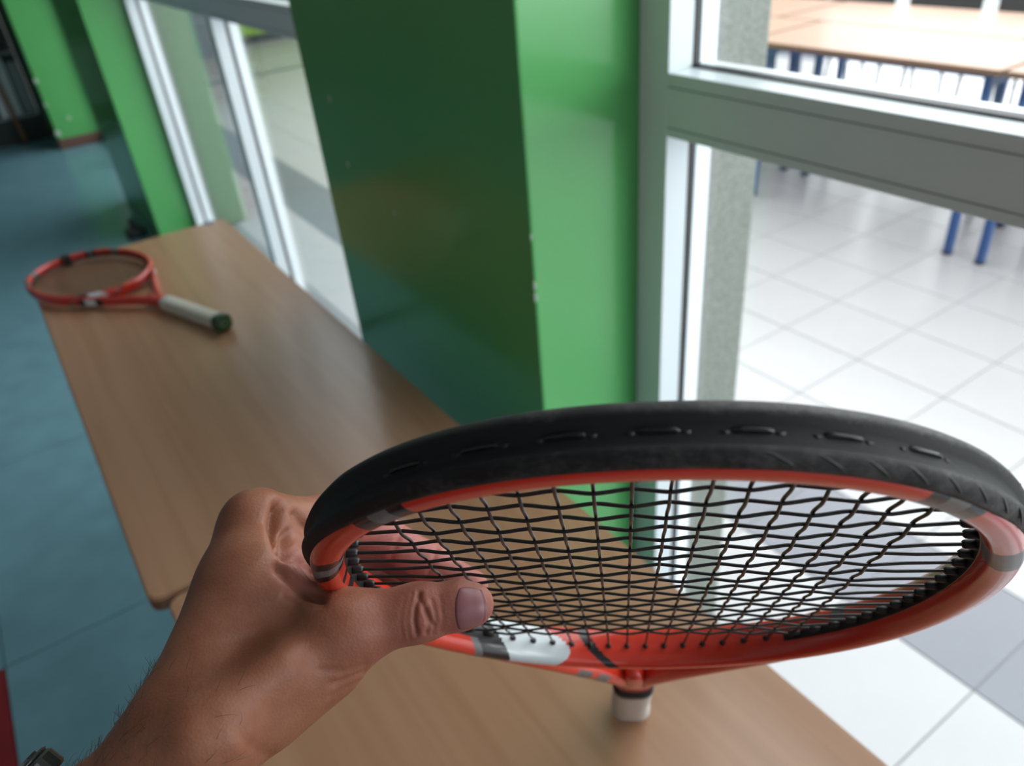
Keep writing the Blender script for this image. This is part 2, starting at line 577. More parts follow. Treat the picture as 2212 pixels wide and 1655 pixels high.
# ---------------------------------------------------------------- school desks
def desk(name, x0, x1, y0, y1, ztop, top_mat, leg_mat, label, group=None, leg=0.03, inset=0.06, th=0.02):
    cx_, cy_ = (x0 + x1) / 2, (y0 + y1) / 2
    d = empty(name, (cx_, cy_, 0))
    tag(d, label, 'desk', group)
    hx, hy = (x1 - x0) / 2, (y1 - y0) / 2
    bm = bmesh.new()
    r = 0.018
    pts = []
    for (sx, sy, a0) in ((1, 1, 0), (-1, 1, 90), (-1, -1, 180), (1, -1, 270)):
        for k in range(5):
            a = math.radians(a0 + 90 * k / 4)
            pts.append((sx * (hx - r) + r * math.cos(a), sy * (hy - r) + r * math.sin(a)))
    f = bm.faces.new([bm.verts.new((x, y, ztop)) for x, y in pts])
    e = bmesh.ops.extrude_face_region(bm, geom=[f])
    for v in e['geom']:
        if isinstance(v, bmesh.types.BMVert):
            v.co.z = ztop - th
    bmesh.ops.recalc_face_normals(bm, faces=bm.faces)
    bmesh.ops.bevel(bm, geom=[ed for ed in bm.edges if abs(ed.verts[0].co.z - ed.verts[1].co.z) < 1e-5 and ed.verts[0].co.z > ztop - 1e-4],
                    offset=0.0025, segments=2, affect='EDGES')
    o = bm_obj('desk_top', bm, [top_mat, M['desk_edge']], d)
    for p in o.data.polygons:
        if abs(p.normal.z) < 0.3:
            p.material_index = 1
    for sx in (-1, 1):
        for sy in (-1, 1):
            X, Y = sx * (hx - inset), sy * (hy - inset)
            lb = bmesh.new()
            add_box(lb, X - leg / 2, X + leg / 2, Y - leg / 2, Y + leg / 2, 0.006, ztop - th, 0.003)
            lo = bm_obj('leg', lb, leg_mat, d)
            box('foot_cap', X - leg / 2 - .002, X + leg / 2 + .002, Y - leg / 2 - .002, Y + leg / 2 + .002, 0, .012, M['black_plastic'], lo, 0.002)
    for sy in (-1, 1):
        box('end_rail', -hx + inset, hx - inset, sy * (hy - inset) - .012, sy * (hy - inset) + .012, ztop - th - .05, ztop - th, leg_mat, d, 0.002)
        box('low_brace', -hx + inset, hx - inset, sy * (hy - inset) - .010, sy * (hy - inset) + .010, .30, .325, leg_mat, d, 0.002)
    for sx in (-1, 1):
        box('side_rail', sx * (hx - inset) - .012, sx * (hx - inset) + .012, -hy + inset, hy - inset, ztop - th - .022, ztop - th, leg_mat, d, 0.002)
    return d


ZTAB = 0.743
far_desk = desk('school_desk', -0.0535, 0.4365, 0.816, 2.13, ZTAB, M['desk'], M['grey_steel'],
                'beech school desk with the cream-gripped racket lying on it')
box('edge_clip', 0.19, 0.215, 0.640, 0.660, ZTAB - .024, ZTAB + .003, M['clip'], far_desk, 0.002)
desk('school_desk', -0.035, 0.465, -0.49, 0.811, ZTAB, M['desk'], M['grey_steel'],
     'beech school desk under the upright racket held by a hand')
HD = [(3.02, 3.55, 1.42, 2.565, 'pale front-row hall desk, the middle one of three', 'front row of hall desks'),
      (3.02, 3.55, 0.12, 1.405, 'pale front-row hall desk farthest from the lime wall', 'front row of hall desks'),
      (3.02, 3.55, 2.58, 3.86, 'pale front-row hall desk closest to the lime wall', 'front row of hall desks'),
      (3.56, 4.10, 1.62, 2.82, 'middle pale desk of the rear row, standing before the hall chairs', 'rear row of hall desks'),
      (3.56, 4.10, 0.40, 1.605, 'pale rear-row hall desk farthest from the lime wall', 'rear row of hall desks'),
      (3.56, 4.10, 2.835, 4.05, 'pale rear-row hall desk closest to the lime wall', 'rear row of hall desks')]
for (x0, x1, y0, y1, lab, grp) in HD:
    desk('hall_desk', x0, x1, y0, y1, 0.74, M['hall_desk'], M['blue_steel'], lab, grp, 0.030, 0.06, 0.022)


def chair(loc, rz, lab, first=[None]):
    if first[0] is None:
        c = empty('school_chair')
        bm = bmesh.new()
        add_box(bm, -.19, .19, -.19, .19, .435, .45, .006)
        bm_obj('seat', bm, M['chair_seat'], c)
        bm = bmesh.new()
        add_box(bm, -.21, .21, .185, .20, .50, .86, .006)
        bm_obj('backrest', bm, M['chair_seat'], c)
        for sx in (-1, 1):
            bm = bmesh.new()
            tube(bm, [(sx * .18, -.20, 0), (sx * .17, -.16, .43)], .011, 8)
            bm_obj('leg', bm, M['rail'], c, True)
            bm = bmesh.new()
            tube(bm, [(sx * .18, .22, 0), (sx * .17, .17, .43), (sx * .17, .19, .80)], .011, 8)
            bm_obj('leg', bm, M['rail'], c, True)
        first[0] = c
        r = c
    else:
        r = first[0].copy()
        COL.objects.link(r)
        for ch in first[0].children:
            k = ch.copy()
            COL.objects.link(k)
            k.parent = r
    r.location = loc
    r.rotation_euler = (0, 0, rz)
    tag(r, lab, 'chair', 'chairs behind the hall desks')
    return r


for i in range(6):
    chair((4.64 + 0.04 * (i % 2), 1.0 + i * 0.49, 0), PI / 2 + 0.08 * (i % 3) - 0.08,
          'dark tube-legged chair behind the hall desks, %s in the row counting from the lime wall' % ['sixth', 'fifth', 'fourth', 'third', 'second', 'first'][i])

# ---------------------------------------------------------------- dark shelf with board and stick at the far end
sh = empty('metal_shelf', (0.05, 7.75, 0))
tag(sh, 'dark open metal shelf rack standing behind the far green column', 'shelf')
for (x, y) in ((-.75, -.35), (.34, -.35), (-.75, .35), (.34, .35)):
    box('post', x - .015, x + .015, y - .015, y + .015, 0, 1.7, M['dark_cabinet'], sh)
for z in (.20, .66, 1.12, 1.6):
    bd = box('shelf_board', -.735, .325, -.335, .335, z - .012, z, M['dark_cabinet'], sh)
    box('front_rail', -.735, .325, -.352, -.337, z - .012, z + .006, M['rail'], bd)
box('back_panel', -.735, .325, .337, .345, .1, 1.65, M['dark_cabinet'], sh)
box('shadow_panel', -.735, .325, -.349, -.337, 0, .186, M['dark_cabinet'], sh)  # dark panel standing in for the black shadow beneath the rack
bo = box('board', -.075, .075, -.01, .01, 0, .425, M['white_board'])
bo.location = (0.195, 7.43, 0.2005)
tag(bo, 'narrow white board standing upright on the dark shelf rack', 'board')
bo2 = box('board', -.035, .035, -.01, .01, 0, .38, M['rail'])
bo2.location = (0.325, 7.47, 0.2005)
tag(bo2, 'thin grey board leaning beside the white one on the rack', 'board')
bm = bmesh.new()
tube(bm, [(0, 0, 0), (0, 0, .06), (-.02, .0, .5), (-.03, .0, .95)], [.012, .017, .018, .016], 10)
stk = bm_obj('wooden_stick', bm, M['brown_wood'], None, True)
stk.location = (0.205, 7.36, 0.0)
tag(stk, 'brown wooden stick standing on the floor before the dark rack', 'stick')
bm = bmesh.new()
add_box(bm, -.05, .05, -.035, .035, 0, .05, .012, 3)
add_box(bm, -.02, .02, -.02, .02, .045, .10, .008, 2)
ds = bm_obj('door_stop', bm, M['black_plastic'])
ds.location = (0.445, 4.45, 0)
tag(ds, 'small black door stop on the blue floor by the second green column', 'door stop')

# ---------------------------------------------------------------- tennis rackets
WO, UC, AU = 0.1284, 0.5130, 0.1634     # outer curve of the bare frame
NT = 360


def hoop_pt(t, off=0.0):
    """outer curve, t in degrees from the tip, positive to +w; off = outward offset"""
    def base(tt):
        s, c = math.sin(tt), math.cos(tt)
        e = 2.16 if c > 0 else 2.05
        return Vector((WO * math.copysign(abs(s) ** (2 / e), s), UC + AU * math.copysign(abs(c) ** (2 / e), c)))
    a = math.radians(t)
    p = base(a)
    d = base(a + 0.01) - base(a - 0.01)
    nrm = Vector((-d.y, d.x)).normalized()
    if nrm.dot(p - Vector((0, UC))) < 0:
        nrm = -nrm
    return p + nrm * off, nrm


def sweep_hoop(profile, t0, t1, n, closed, scale=None):
    """profile: list of (r, nn); returns bmesh with int layer-free faces and list of (face, t, nn, r)"""
    bm = bmesh.new()
    rings, info = [], []
    for i in range(n):
        t = t0 + (t1 - t0) * i / (n if closed else n - 1)
        p, nr = hoop_pt(t)
        k = 1.0 if scale is None else scale(t)
        rings.append([bm.verts.new((p.x + nr.x * r * (k if r > 0 else 1), p.y + nr.y * r * (k if r > 0 else 1), nn * (1 + BEAM * (1 - math.cos(math.radians(t))) / 2) + NOFF)) for r, nn in profile])
    m = len(profile)
    for i in range(n if closed else n - 1):
        A, B = rings[i], rings[(i + 1) % n]
        t = t0 + (t1 - t0) * (i + .5) / (n if closed else n - 1)
        for k in range(m):
            f = bm.faces.new((A[k], A[(k + 1) % m], B[(k + 1) % m], B[k]))
            info.append((f, t, (profile[k][1] + profile[(k + 1) % m][1]) / 2, (profile[k][0] + profile[(k + 1) % m][0]) / 2))
    if not closed:
        bm.faces.new(rings[0][::-1])
        bm.faces.new(rings[-1])
    return bm, info


BH, RH = 0.0086, 0.0060
BEAM = 0.30                              # the beam grows towards the throat
NOFF = 0.0009                            # frame sits slightly off the string plane


def super_profile(a, b, e, n):
    out = []
    for k in range(n):
        t = 2 * PI * k / n
        c, s = math.cos(t), math.sin(t)
        out.append((math.copysign(abs(c) ** (2 / e), c) * a - a, math.copysign(abs(s) ** (2 / e), s) * b))
    return out


def decal(t, nn, r):
    """0 red 1 black 2 grey 3 white"""
    while t > 180:
        t -= 360
    a = abs(t)
    if t < -60:
        te = t + 4.5 * nn / BH
    else:
        te = t
    if 30 < a < 33:
        return 1
    if 33 < a < 37:
        return 2
    if 37 < a < 40.5:
        return 1
    if 40.5 <= a <= 58:
        return 0
    if t < 0:
        te = -te
        tb = a - 500 * r
        if 62.5 < tb < 66:
            return 1
        if 66 < tb < 69.5:
            return 2
        if 69.5 < tb < 72:
            return 1
        if 78 < tb < 80 and abs(nn) < .006:
            return 1
        if 83 < tb < 86:
            return 1
        if 128 < te < 130.5:
            return 2
        if 130.5 < te < 139:
            return 1
        if 139 < te < 153 + 7 * (1 - (nn / BH) ** 2):
            return 3
        if 165.5 < te - 2.2 * (nn / BH) ** 2 < 168.8:
            return 1
    else:
        if 59 < a < 67:
            return 2
        if 120 < a < 124 and nn < -0.002 and r < -.008:
            return 2
    return 0


def arm_path(s):
    P0, P1, P2, P3 = Vector((.0955 * s, .4125)), Vector((.073 * s, .352)), Vector((.024 * s, .292)), Vector((.0068 * s, .232))
    out = []
    for i in range(25):
        k = i / 24
        out.append(P0 * (1 - k) ** 3 + P1 * 3 * k * (1 - k) ** 2 + P2 * 3 * k * k * (1 - k) + P3 * k ** 3)
    return out


MAIN_DX, CROSS_DU, CROSS_U0 = 0.01078, 0.01207, 0.6354
CROSSES = [CROSS_U0 - CROSS_DU * k for k in range(20)]
MAINS = [(j - 7.5) * MAIN_DX for j in range(16)]
WEAVE = 0.00062


TAB = {}


def table(off):
    if off not in TAB:
        TAB[off] = [(hoop_pt(180 * i / 1440, off)[0], 180 * i / 1440) for i in range(1441)]
    return TAB[off]


def inner_u(w, sgn, off=-0.0125):
    p, t = min((q for q in table(off) if (q[1] <= 90) == (sgn > 0)), key=lambda q: abs(q[0].x - abs(w)))
    return p.y, t


def inner_w(u, off=-0.0125):
    p, t = min(table(off), key=lambda q: abs(q[0].y - u))
    return p.x, t


def build_racket(name, mw, pal, label, black_bumper, bh=BH, fine=2):
    root = empty(name)
    root.matrix_world = mw
    tag(root, label, 'tennis racket')

    def part(nm, bm, mat, smooth=True, parent=None):
        return bm_obj(nm, bm, mat, parent or root, smooth)

    # hoop
    prof = super_profile(RH, bh, 2.7, 28 * fine)
    bm, info = sweep_hoop(prof, 0, 360, NT * 2 * fine, True)
    for f, t, nn, r in info:
        f.material_index = decal(t, nn, r)
    # throat arms and shaft in the same frame mesh
    for s in (-1, 1):
        path = arm_path(s)
        rings = []
        for i, p in enumerate(path):
            d = (path[min(i + 1, 24)] - path[max(i - 1, 0)]).normalized()
            nr = Vector((-d.y, d.x))
            k = i / 24
            ra, rb = .0058 * (1 - k) + .0072 * k, .0106 * (1 - .06 * k)
            ring = []
            for q in range(20):
                a = 2 * PI * q / 20
                c, sn = math.cos(a), math.sin(a)
                ring.append(bm.verts.new((p.x + nr.x * ra * math.copysign(abs(c) ** .8, c), p.y + nr.y * ra * math.copysign(abs(c) ** .8, c),
                                          rb * math.copysign(abs(sn) ** .8, sn))))
            rings.append(ring)
        for i in range(24):
            for q in range(20):
                f = bm.faces.new((rings[i][q], rings[i][(q + 1) % 20], rings[i + 1][(q + 1) % 20], rings[i + 1][q]))
                if black_bumper:
                    f.material_index = 2 if (s < 0 and i in (14, 15, 17, 18) and rings[i][q].co.z > .004) else 0
                else:
                    f.material_index = {2: 1, 3: 1, 4: 3, 5: 3, 6: 3, 7: 1, 8: 1}.get(i, 0) if abs(rings[i][q].co.z) < .008 else 0
        bm.faces.new(rings[0]); bm.faces.new(rings[-1])
    rings = []
    for i in range(9):
        u = .268 - i * .009
        hw = (.0042 + .0105 * min(1, i / 5)) if i < 6 else .0147
        hn = .0075 + .003 * min(1, i / 4)
        rings.append([bm.verts.new((hw * math.copysign(abs(math.cos(2 * PI * q / 20)) ** .7, math.cos(2 * PI * q / 20)), u,
                                    hn * math.copysign(abs(math.sin(2 * PI * q / 20)) ** .7, math.sin(2 * PI * q / 20)))) for q in range(20)])
    for i in range(8):
        for q in range(20):
            bm.faces.new((rings[i][q], rings[i][(q + 1) % 20], rings[i + 1][(q + 1) % 20], rings[i + 1][q]))
    bm.faces.new(rings[0]); bm.faces.new(rings[-1])
    bmesh.ops.recalc_face_normals(bm, faces=bm.faces)
    part('frame', bm, [pal['paint'], M['black_paint'], M['grey_paint'], M['white_paint']])

    # bumper guard with a string channel
    if black_bumper:
        bp = [(-.0024, .0078), (-.0012, .0081), (-.0002, .0078), (.0012, .0068), (.0024, .0054), (.0027, .0040), (.0007, .0026),
              (.0003, 0), (.0007, -.0026), (.0027, -.0040), (.0024, -.0056), (.0013, -.0073), (-.0002, -.0086), (-.0016, -.0094), (-.0026, -.0091),
              (-.0026, -.0074), (-.0016, -.0066), (-.0012, 0), (-.0016, .0060), (-.0024, .0066)]
        wear = [.5, .9, .9, .8, .7, .55, .1, 0, .1, .55, .7, .8, 1, .9, .5, 0, 0, 0, 0, 0]
        bm = bmesh.new()
        wl = bm.verts.layers.float.new('wear')
        nb, rings = 280, []
        for i in range(nb):
            t = -75 + 147 * i / (nb - 1)
            p, nr = hoop_pt(t)
            k = min(1, max(0, (76 - abs(t)) / 34)) ** .8
            ring = []
            for (r, nn), wv in zip(bp, wear):
                rr = r * (.15 + .85 * min(1, k * 2.0)) if r > 0 else r * (.2 + .8 * k)
                v = bm.verts.new((p.x + nr.x * rr, p.y + nr.y * rr, nn * (.33 + .67 * k) + NOFF))
                v[wl] = wv * (.35 + .65 * min(1, max(0, (t + 40) / 80)))
                ring.append(v)
            rings.append(ring)
        for A, B in zip(rings, rings[1:]):
            for q in range(len(bp)):
                bm.faces.new((A[q], A[(q + 1) % len(bp)], B[(q + 1) % len(bp)], B[q]))
        bm.faces.new(rings[0][::-1]); bm.faces.new(rings[-1])
        bmesh.ops.recalc_face_normals(bm, faces=bm.faces)
        bo = part('bumper_guard', bm, M['bumper'])
        # strokes moulded into the guard
        for side in (-1, 1):
            for k in range(9):
                t = 8 + k * 5.2
                st = bmesh.new()
                pts = []
                for q in range(7):
                    f = q / 6
                    n_ = .0042 + .0036 * f
                    r_ = np.interp(n_, [.0040, .0055, .0070, .0086], [.0027, .0024, .0013, -.0002])
                    p, nr = hoop_pt(t + 4.2 * f, r_ - .00028)
                    pts.append((p.x, p.y, side * n_ + NOFF))
                tube(st, pts, [.0001, .0003, .00038, .0004, .00038, .0003, .0001], 5)
                bm_obj('moulded_stroke', st, M['grommet'], bo, True)
        for j in (1, 3, 5, 7, 9, 11, 13):
            lp = bmesh.new()
            pts = []
            wa, wb_ = MAINS[j] - .001, MAINS[j + 1] + .001
            _, ta = inner_u(wa, 1, .0)
            _, tb = inner_u(wb_, 1, .0)
            ta, tb = math.copysign(ta, wa), math.copysign(tb, wb_)
            for q in range(11):
                k = q / 10
                p, nr = hoop_pt(ta + (tb - ta) * k, .0007 - .0042 * (abs(k - .5) * 2) ** 6)
                pts.append((p.x, p.y, 0))
            tube(lp, pts, .00075, 8)
            part('string_loop', lp, M['string'])
            for tt in (ta, tb):
                gp = bmesh.new()
                p, nr = hoop_pt(tt, .0006)
                tube(gp, [(p.x - nr.x * .0018, p.y - nr.y * .0018, 0), (p.x - nr.x * .0002, p.y - nr.y * .0002, 0)], .0014, 10)
                part('channel_eyelet', gp, M['grommet'])

    # strings
    def weave(knots, x):
        # knots: list of (pos, sign); smooth between crossings
        if x <= knots[0][0]:
            k = max(0, 1 - (knots[0][0] - x) / .012)
            return knots[0][1] * k * WEAVE
        if x >= knots[-1][0]:
            k = max(0, 1 - (x - knots[-1][0]) / .012)
            return knots[-1][1] * k * WEAVE
        for a, b in zip(knots, knots[1:]):
            if a[0] <= x <= b[0]:
                k = (x - a[0]) / (b[0] - a[0])
                k = 0.5 * k + 0.5 * k * k * (3 - 2 * k)
                return (a[1] * (1 - k) + b[1] * k) * WEAVE
        return 0
    ends = []
    for j, w in enumerate(MAINS):
        ut, tt = inner_u(w, 1)
        ub, tb = inner_u(w, -1)
        kn = sorted([(u, -((-1) ** (j + k))) for k, u in enumerate(CROSSES)])
        N = 92
        pts = [(w, ub - .004 + (ut + .008 - ub) * i / N, weave(kn, ub - .004 + (ut + .008 - ub) * i / N)) for i in range(N + 1)]
        sb = bmesh.new()
        tube(sb, pts, .00064, 6)
        part('main_string', sb, M['string'])
        ends += [(Vector((w, ut, 0)), Vector((0, -1, 0)), math.copysign(tt, w)), (Vector((w, ub, 0)), Vector((0, 1, 0)), math.copysign(tb, w))]
    for k, u in enumerate(CROSSES):
        wi, tw = inner_w(u)
        kn = sorted([(w, ((-1) ** (j + k))) for j, w in enumerate(MAINS)])
        N = 84
        pts = [(-wi - .004 + (2 * wi + .008) * i / N, u, weave(kn, -wi - .004 + (2 * wi + .008) * i / N)) for i in range(N + 1)]
        sb = bmesh.new()
        tube(sb, pts, .00064, 6)
        part('cross_string', sb, M['string'])
        ends += [(Vector((wi, u, 0)), Vector((-1, 0, 0)), tw), (Vector((-wi, u, 0)), Vector((1, 0, 0)), -tw)]
    gm = bmesh.new()
    tube(gm, [(0, 0, -.0045), (0, 0, .0010), (0, 0, .0032), (0, 0, .0038)], [.0019, .0018, .0015, .0010], 10)
    gme = bpy.data.meshes.new('grommet')
    gm.to_mesh(gme); gm.free()
    gme.materials.append(M['grommet'])
    for p in gme.polygons:
        p.use_smooth = True
    for (p, d, t) in ends:
        o = mesh_obj('grommet', gme, None, root)
        o.rotation_mode = 'QUATERNION'
        o.rotation_quaternion = d.to_track_quat('Z', 'X')
        flush = abs(t) > 142
        o.location = p - d * (.0024 if flush else -.0004)

    for sgn in (-1, 1):
        gs, _ = sweep_hoop([(-.0112, .0020), (-.0123, .0016), (-.0123, -.0016), (-.0112, -.0020)], sgn * 42, sgn * 138, 120, False)
        bmesh.ops.recalc_face_normals(gs, faces=gs.faces)
        part('grommet_strip', gs, M['grommet'], False)

    # collar, grip, butt cap
    def oct_ring(bm, u, hw, hn, n=32, e=3.2):
        return [bm.verts.new((hw * math.copysign(abs(math.cos(2 * PI * q / n)) ** (2 / e), math.cos(2 * PI * q / n)), u,
                              hn * math.copysign(abs(math.sin(2 * PI * q / n)) ** (2 / e), math.sin(2 * PI * q / n)))) for q in range(n)]

    def loft(nm, lst, mat):
        bm = bmesh.new()
        R = [oct_ring(bm, *q) for q in lst]
        for A, B in zip(R, R[1:]):
            for q in range(len(A)):
                bm.faces.new((A[q], A[(q + 1) % len(A)], B[(q + 1) % len(A)], B[q]))
        bm.faces.new(R[0]); bm.faces.new(R[-1])
        bmesh.ops.recalc_face_normals(bm, faces=bm.faces)
        return part(nm, bm, mat)
    loft('collar', [(.2045, .0148, .0122), (.2035, .0160, .0136), (.188, .0163, .0143), (.187, .0158, .0138)], pal['collar'])
    g = []
    for i in range(61):
        u = .190 - i * (.190 - .018) / 60
        wr = .00035 * (1 if (i % 6) < 5 else -1.6)
        fl = .0026 * max(0, (.045 - u) / .045) ** 1.5
        g.append((u, .0158 + wr + fl, .0142 + wr + fl))
    loft('grip', g, pal['grip'])
    cap = loft('butt_cap', [(.0185, .0182, .0166), (.0165, .0187, .0171), (.003, .0189, .0173), (.0008, .0180, .0163), (0, .0165, .0148)], pal['cap'])
    lg = bmesh.new()
    tube(lg, [(.0085 * math.cos(2 * PI * q / 24), -.0002, .0075 * math.sin(2 * PI * q / 24)) for q in range(24)], .0012, 6, False, True)
    tube(lg, [(-.004, -.0002, 0), (.004, -.0002, 0)], .0009, 6)
    bm_obj('cap_emblem', lg, M['cap_logo'] if pal['cap'] is M['cap_green'] else M['grey_paint'], cap, True)
    return root


W_AX = Vector((0.77579773, -0.63069709, 0.01894901))
U_AX = Vector((-0.31846401, -0.3654524, 0.8746572))
N_AX = Vector((-0.54471879, -0.68459165, -0.48437146))
BUTT = Vector((0.31702, 0.35084, 0.7515))
RM = Matrix(((W_AX.x, U_AX.x, N_AX.x, BUTT.x), (W_AX.y, U_AX.y, N_AX.y, BUTT.y), (W_AX.z, U_AX.z, N_AX.z, BUTT.z), (0, 0, 0, 1)))
build_racket('tennis_racket', RM, dict(paint=M['red'], collar=M['black_plastic'], grip=M['grip_white'], cap=M['grip_white']),
             'orange-red racket with a scuffed black bumper guard, stood upright by a hand', True)

b2 = Vector((0.2424, 1.4627, ZTAB + .0180))
c2v = Vector((0.0721, 1.94, ZTAB + .0142))
u2 = (c2v - b2).normalized()
w2 = Vector((u2.y, -u2.x, 0)).normalized()
n2 = w2.cross(u2)
R2 = Matrix(((w2.x, u2.x, n2.x, b2.x), (w2.y, u2.y, n2.y, b2.y), (w2.z, u2.z, n2.z, b2.z), (0, 0, 0, 1)))
r2 = build_racket('tennis_racket', R2, dict(paint=M['red_deep'], collar=M['white_paint'], grip=M['grip_cream'], cap=M['cap_green']),
                  'red racket with cream grip and green butt cap lying on the desk', False, .0098, 1)
bm = bmesh.new()
tp, _ = inner_w(.545, -.006)
bm2, _i = sweep_hoop([(.0012, .0118), (.0012, -.0112), (-.0190, -.0112), (-.0190, .0118)], 4, 13, 10, False)
bm.free()
bm_obj('rim_tape', bm2, M['black_plastic'], r2)

# ---------------------------------------------------------------- hand and forearm
CAMM = cam.matrix_world.copy()


def C(px, py, z):
    return np.array([(px - 1106.0) * z / F_PX, (py - 827.5) * z / F_PX, z])


def build_hand():
    prims = []      # (a, b, ra, rb, k)

    def cap(a, b, ra, rb, k=0.008):
        prims.append((C(*a), C(*b), ra, rb, k))
    # forearm and wrist
    prims.append((np.array([-.340, .345, .105]), C(-620, 2650, .205), .046, .043, .02))
    cap((-620, 2650, .205), (-60, 2110, .235), .043, .036, .02)
    cap((-60, 2110, .235), (180, 1855, .254), .036, .0245, .02)
    cap((180, 1855, .254), (400, 1604, .264), .0225, .0196, .012)
    cap((180, 1855, .276), (400, 1604, .288), .0225, .0200, .012)
    # metacarpals: index ... little
    cap((408, 1592, .265), (553, 1142, .322), .0198, .0138, .012)
    cap((412, 1590, .283), (560, 1165, .345), .0200, .0145, .012)
    cap((420, 1590, .300), (570, 1200, .362), .0200, .0138, .012)
    cap((430, 1590, .312), (585, 1240, .375), .0180, .0126, .012)
    # palm fill
    cap((500, 1480, .295), (600, 1290, .322), .021, .0185, .012)
    # thumb: metacarpal, thenar, phalanges
    cap((452, 1572, .270), (735, 1370, .2935), .0185, .0138, .012)
    cap((575, 1505, .284), (700, 1424, .2965), .0178, .0160, .010)
    cap((735, 1366, .2935), (775, 1352, .2945), .0143, .0124, .008)
    cap((775, 1352, .2945), (905, 1323, .2965), .0126, .0106, .005)
    cap((905, 1323, .2965), (990, 1308, .298), .0104, .0090, .005)
    cap((990, 1308, .298), (1021, 1306, .2985), .0091, .0082, .004)
    # web between thumb and index
    cap((560, 1270, .300), (672, 1322, .298), .0190, .0105, .012)
    cap((560, 1250, .305), (640, 1235, .318), .0175, .0095, .010)
    # index finger
    cap((556, 1138, .322), (700, 1128, .350), .0136, .0110, .010)
    cap((700, 1128, .350), (795, 1140, .374), .0110, .0106, .006)
    cap((795, 1140, .374), (925, 1214, .384), .0105, .0090, .005)
    cap((925, 1214, .384), (1020, 1266, .380), .0090, .0078, .005)
    # middle, ring and little fingers behind it
    cap((560, 1160, .345), (720, 1150, .380), .0135, .0112, .006)
    cap((720, 1150, .380), (815, 1180, .408), .0112, .0104, .004)
    cap((815, 1180, .408), (950, 1262, .402), .0102, .0082, .004)
    cap((570, 1200, .362), (715, 1200, .402), .0125, .0106, .006)
    cap((715, 1200, .402), (800, 1235, .426), .0104, .0098, .004)
    cap((800, 1235, .426), (905, 1300, .415), .0096, .0078, .004)
    cap((585, 1240, .375), (705, 1255, .418), .0115, .0095, .006)
    cap((705, 1255, .418), (775, 1292, .436), .0092, .0086, .004)
    cap((775, 1292, .436), (850, 1340, .424), .0084, .0068, .004)
    # knuckle bone, thumb joint, wrist bone
    cap((545, 1112, .316), (562, 1108, .318), .0085, .0085, .006)
    cap((720, 1362, .288), (740, 1358, .288), .0105, .0105, .008)
    cap((455, 1600, .252), (480, 1590, .253), .0075, .0075, .010)
    # tendon from the wrist to the thumb
    cap((420, 1570, .250), (600, 1440, .2700), .006, .006, .012)

    creases = []    # (polyline in the view, half width in px, depth in m, max distance)

    def crease(pts, w, depth, zmax=.320):
        creases.append((np.array(pts, float), w, depth, zmax))
    # thumb knuckle folds
    for (x, y0, y1, bow, d) in ((872, 1290, 1378, -6, .0003), (887, 1284, 1376, -7, .0005), (903, 1282, 1370, -9, .0016),
                                (917, 1318, 1368, 11, .0012), (930, 1298, 1368, 13, .0007), (946, 1290, 1362, 11, .0004)):
        crease([(x + 3, y0), (x + bow * .7, (y0 * 2 + y1) / 3), (x + bow, (y0 + 2 * y1) / 3), (x + bow * .4, y1)], 6.0, d * .72)
    crease([(905, 1286), (912, 1304), (924, 1330), (936, 1352)], 5.0, .0007)
    # web folds
    crease([(603, 1096), (595, 1130), (598, 1152), (608, 1178), (621, 1192)], 15, .0060, .36)
    crease([(621, 1150), (627, 1178), (640, 1196), (658, 1212), (680, 1240)], 9, .0040, .36)
    crease([(640, 1108), (652, 1126), (668, 1142)], 9, .0030, .38)
    crease([(606, 1228), (640, 1262), (666, 1278), (690, 1286)], 13, .0042)
    crease([(618, 1276), (655, 1290), (700, 1296)], 6, .0010)
    crease([(612, 1290), (650, 1306), (700, 1310)], 6, .0008)
    # base-of-thumb folds
    crease([(790, 1436), (745, 1452), (690, 1446)], 6, .0006)
    crease([(790, 1452), (745, 1470), (715, 1478)], 6, .0008)
    crease([(780, 1472), (740, 1490), (715, 1506)], 6, .0006)
    crease([(600, 1640), (540, 1610), (520, 1580)], 9, .0009)
    # finger joint lines on the index
    crease([(868, 1140), (846, 1205)], 6, .0008, .40)
    crease([(944, 1184), (926, 1240)], 5, .0007, .40)

    def sdf(P):
        D = None
        for a, b, ra, rb, k in prims:
            ab = b - a
            L2 = float(ab @ ab)
            pa = P - a
            t = np.clip((pa @ ab) / L2, 0, 1)
            d = np.sqrt(((pa - t[..., None] * ab) ** 2).sum(-1)) - (ra + (rb - ra) * t)
            if D is None:
                D = d
            else:
                h = np.clip(.5 + .5 * (D - d) / k, 0, 1)
                D = D * (1 - h) + d * h - k * h * (1 - h)
        return D

    def crease_amount(P, nrm):
        T = np.zeros(len(P))
        uv = np.stack([1106 + F_PX * P[:, 0] / P[:, 2], 827.5 + F_PX * P[:, 1] / P[:, 2]], 1)
        face = np.clip(-(nrm * P).sum(1) / np.linalg.norm(P, axis=1) * 3 + .3, 0, 1)
        for pts, w, dep, zmax in creases:
            dm = np.full(len(P), 1e9)
            for a, b in zip(pts, pts[1:]):
                ab = b - a
                t = np.clip(((uv - a) @ ab) / (ab @ ab), 0, 1)
                dm = np.minimum(dm, np.hypot(*(uv - a - t[:, None] * ab).T))
            T += np.where(P[:, 2] < zmax, dep * np.exp(-(dm / w) ** 2), 0)
        return T * face

    h = 0.0023
    allp = np.array([p for q in prims for p in (q[0], q[1])])
    rad = max(max(q[2], q[3]) for q in prims)
    lo = allp.min(0) - .05
    hi = allp.max(0) + .03
    dims = np.ceil((hi - lo) / h).astype(int)
    gx, gy, gz = [lo[i] + h * np.arange(dims[i]) for i in range(3)]
    D = np.empty(dims, dtype=np.float32)
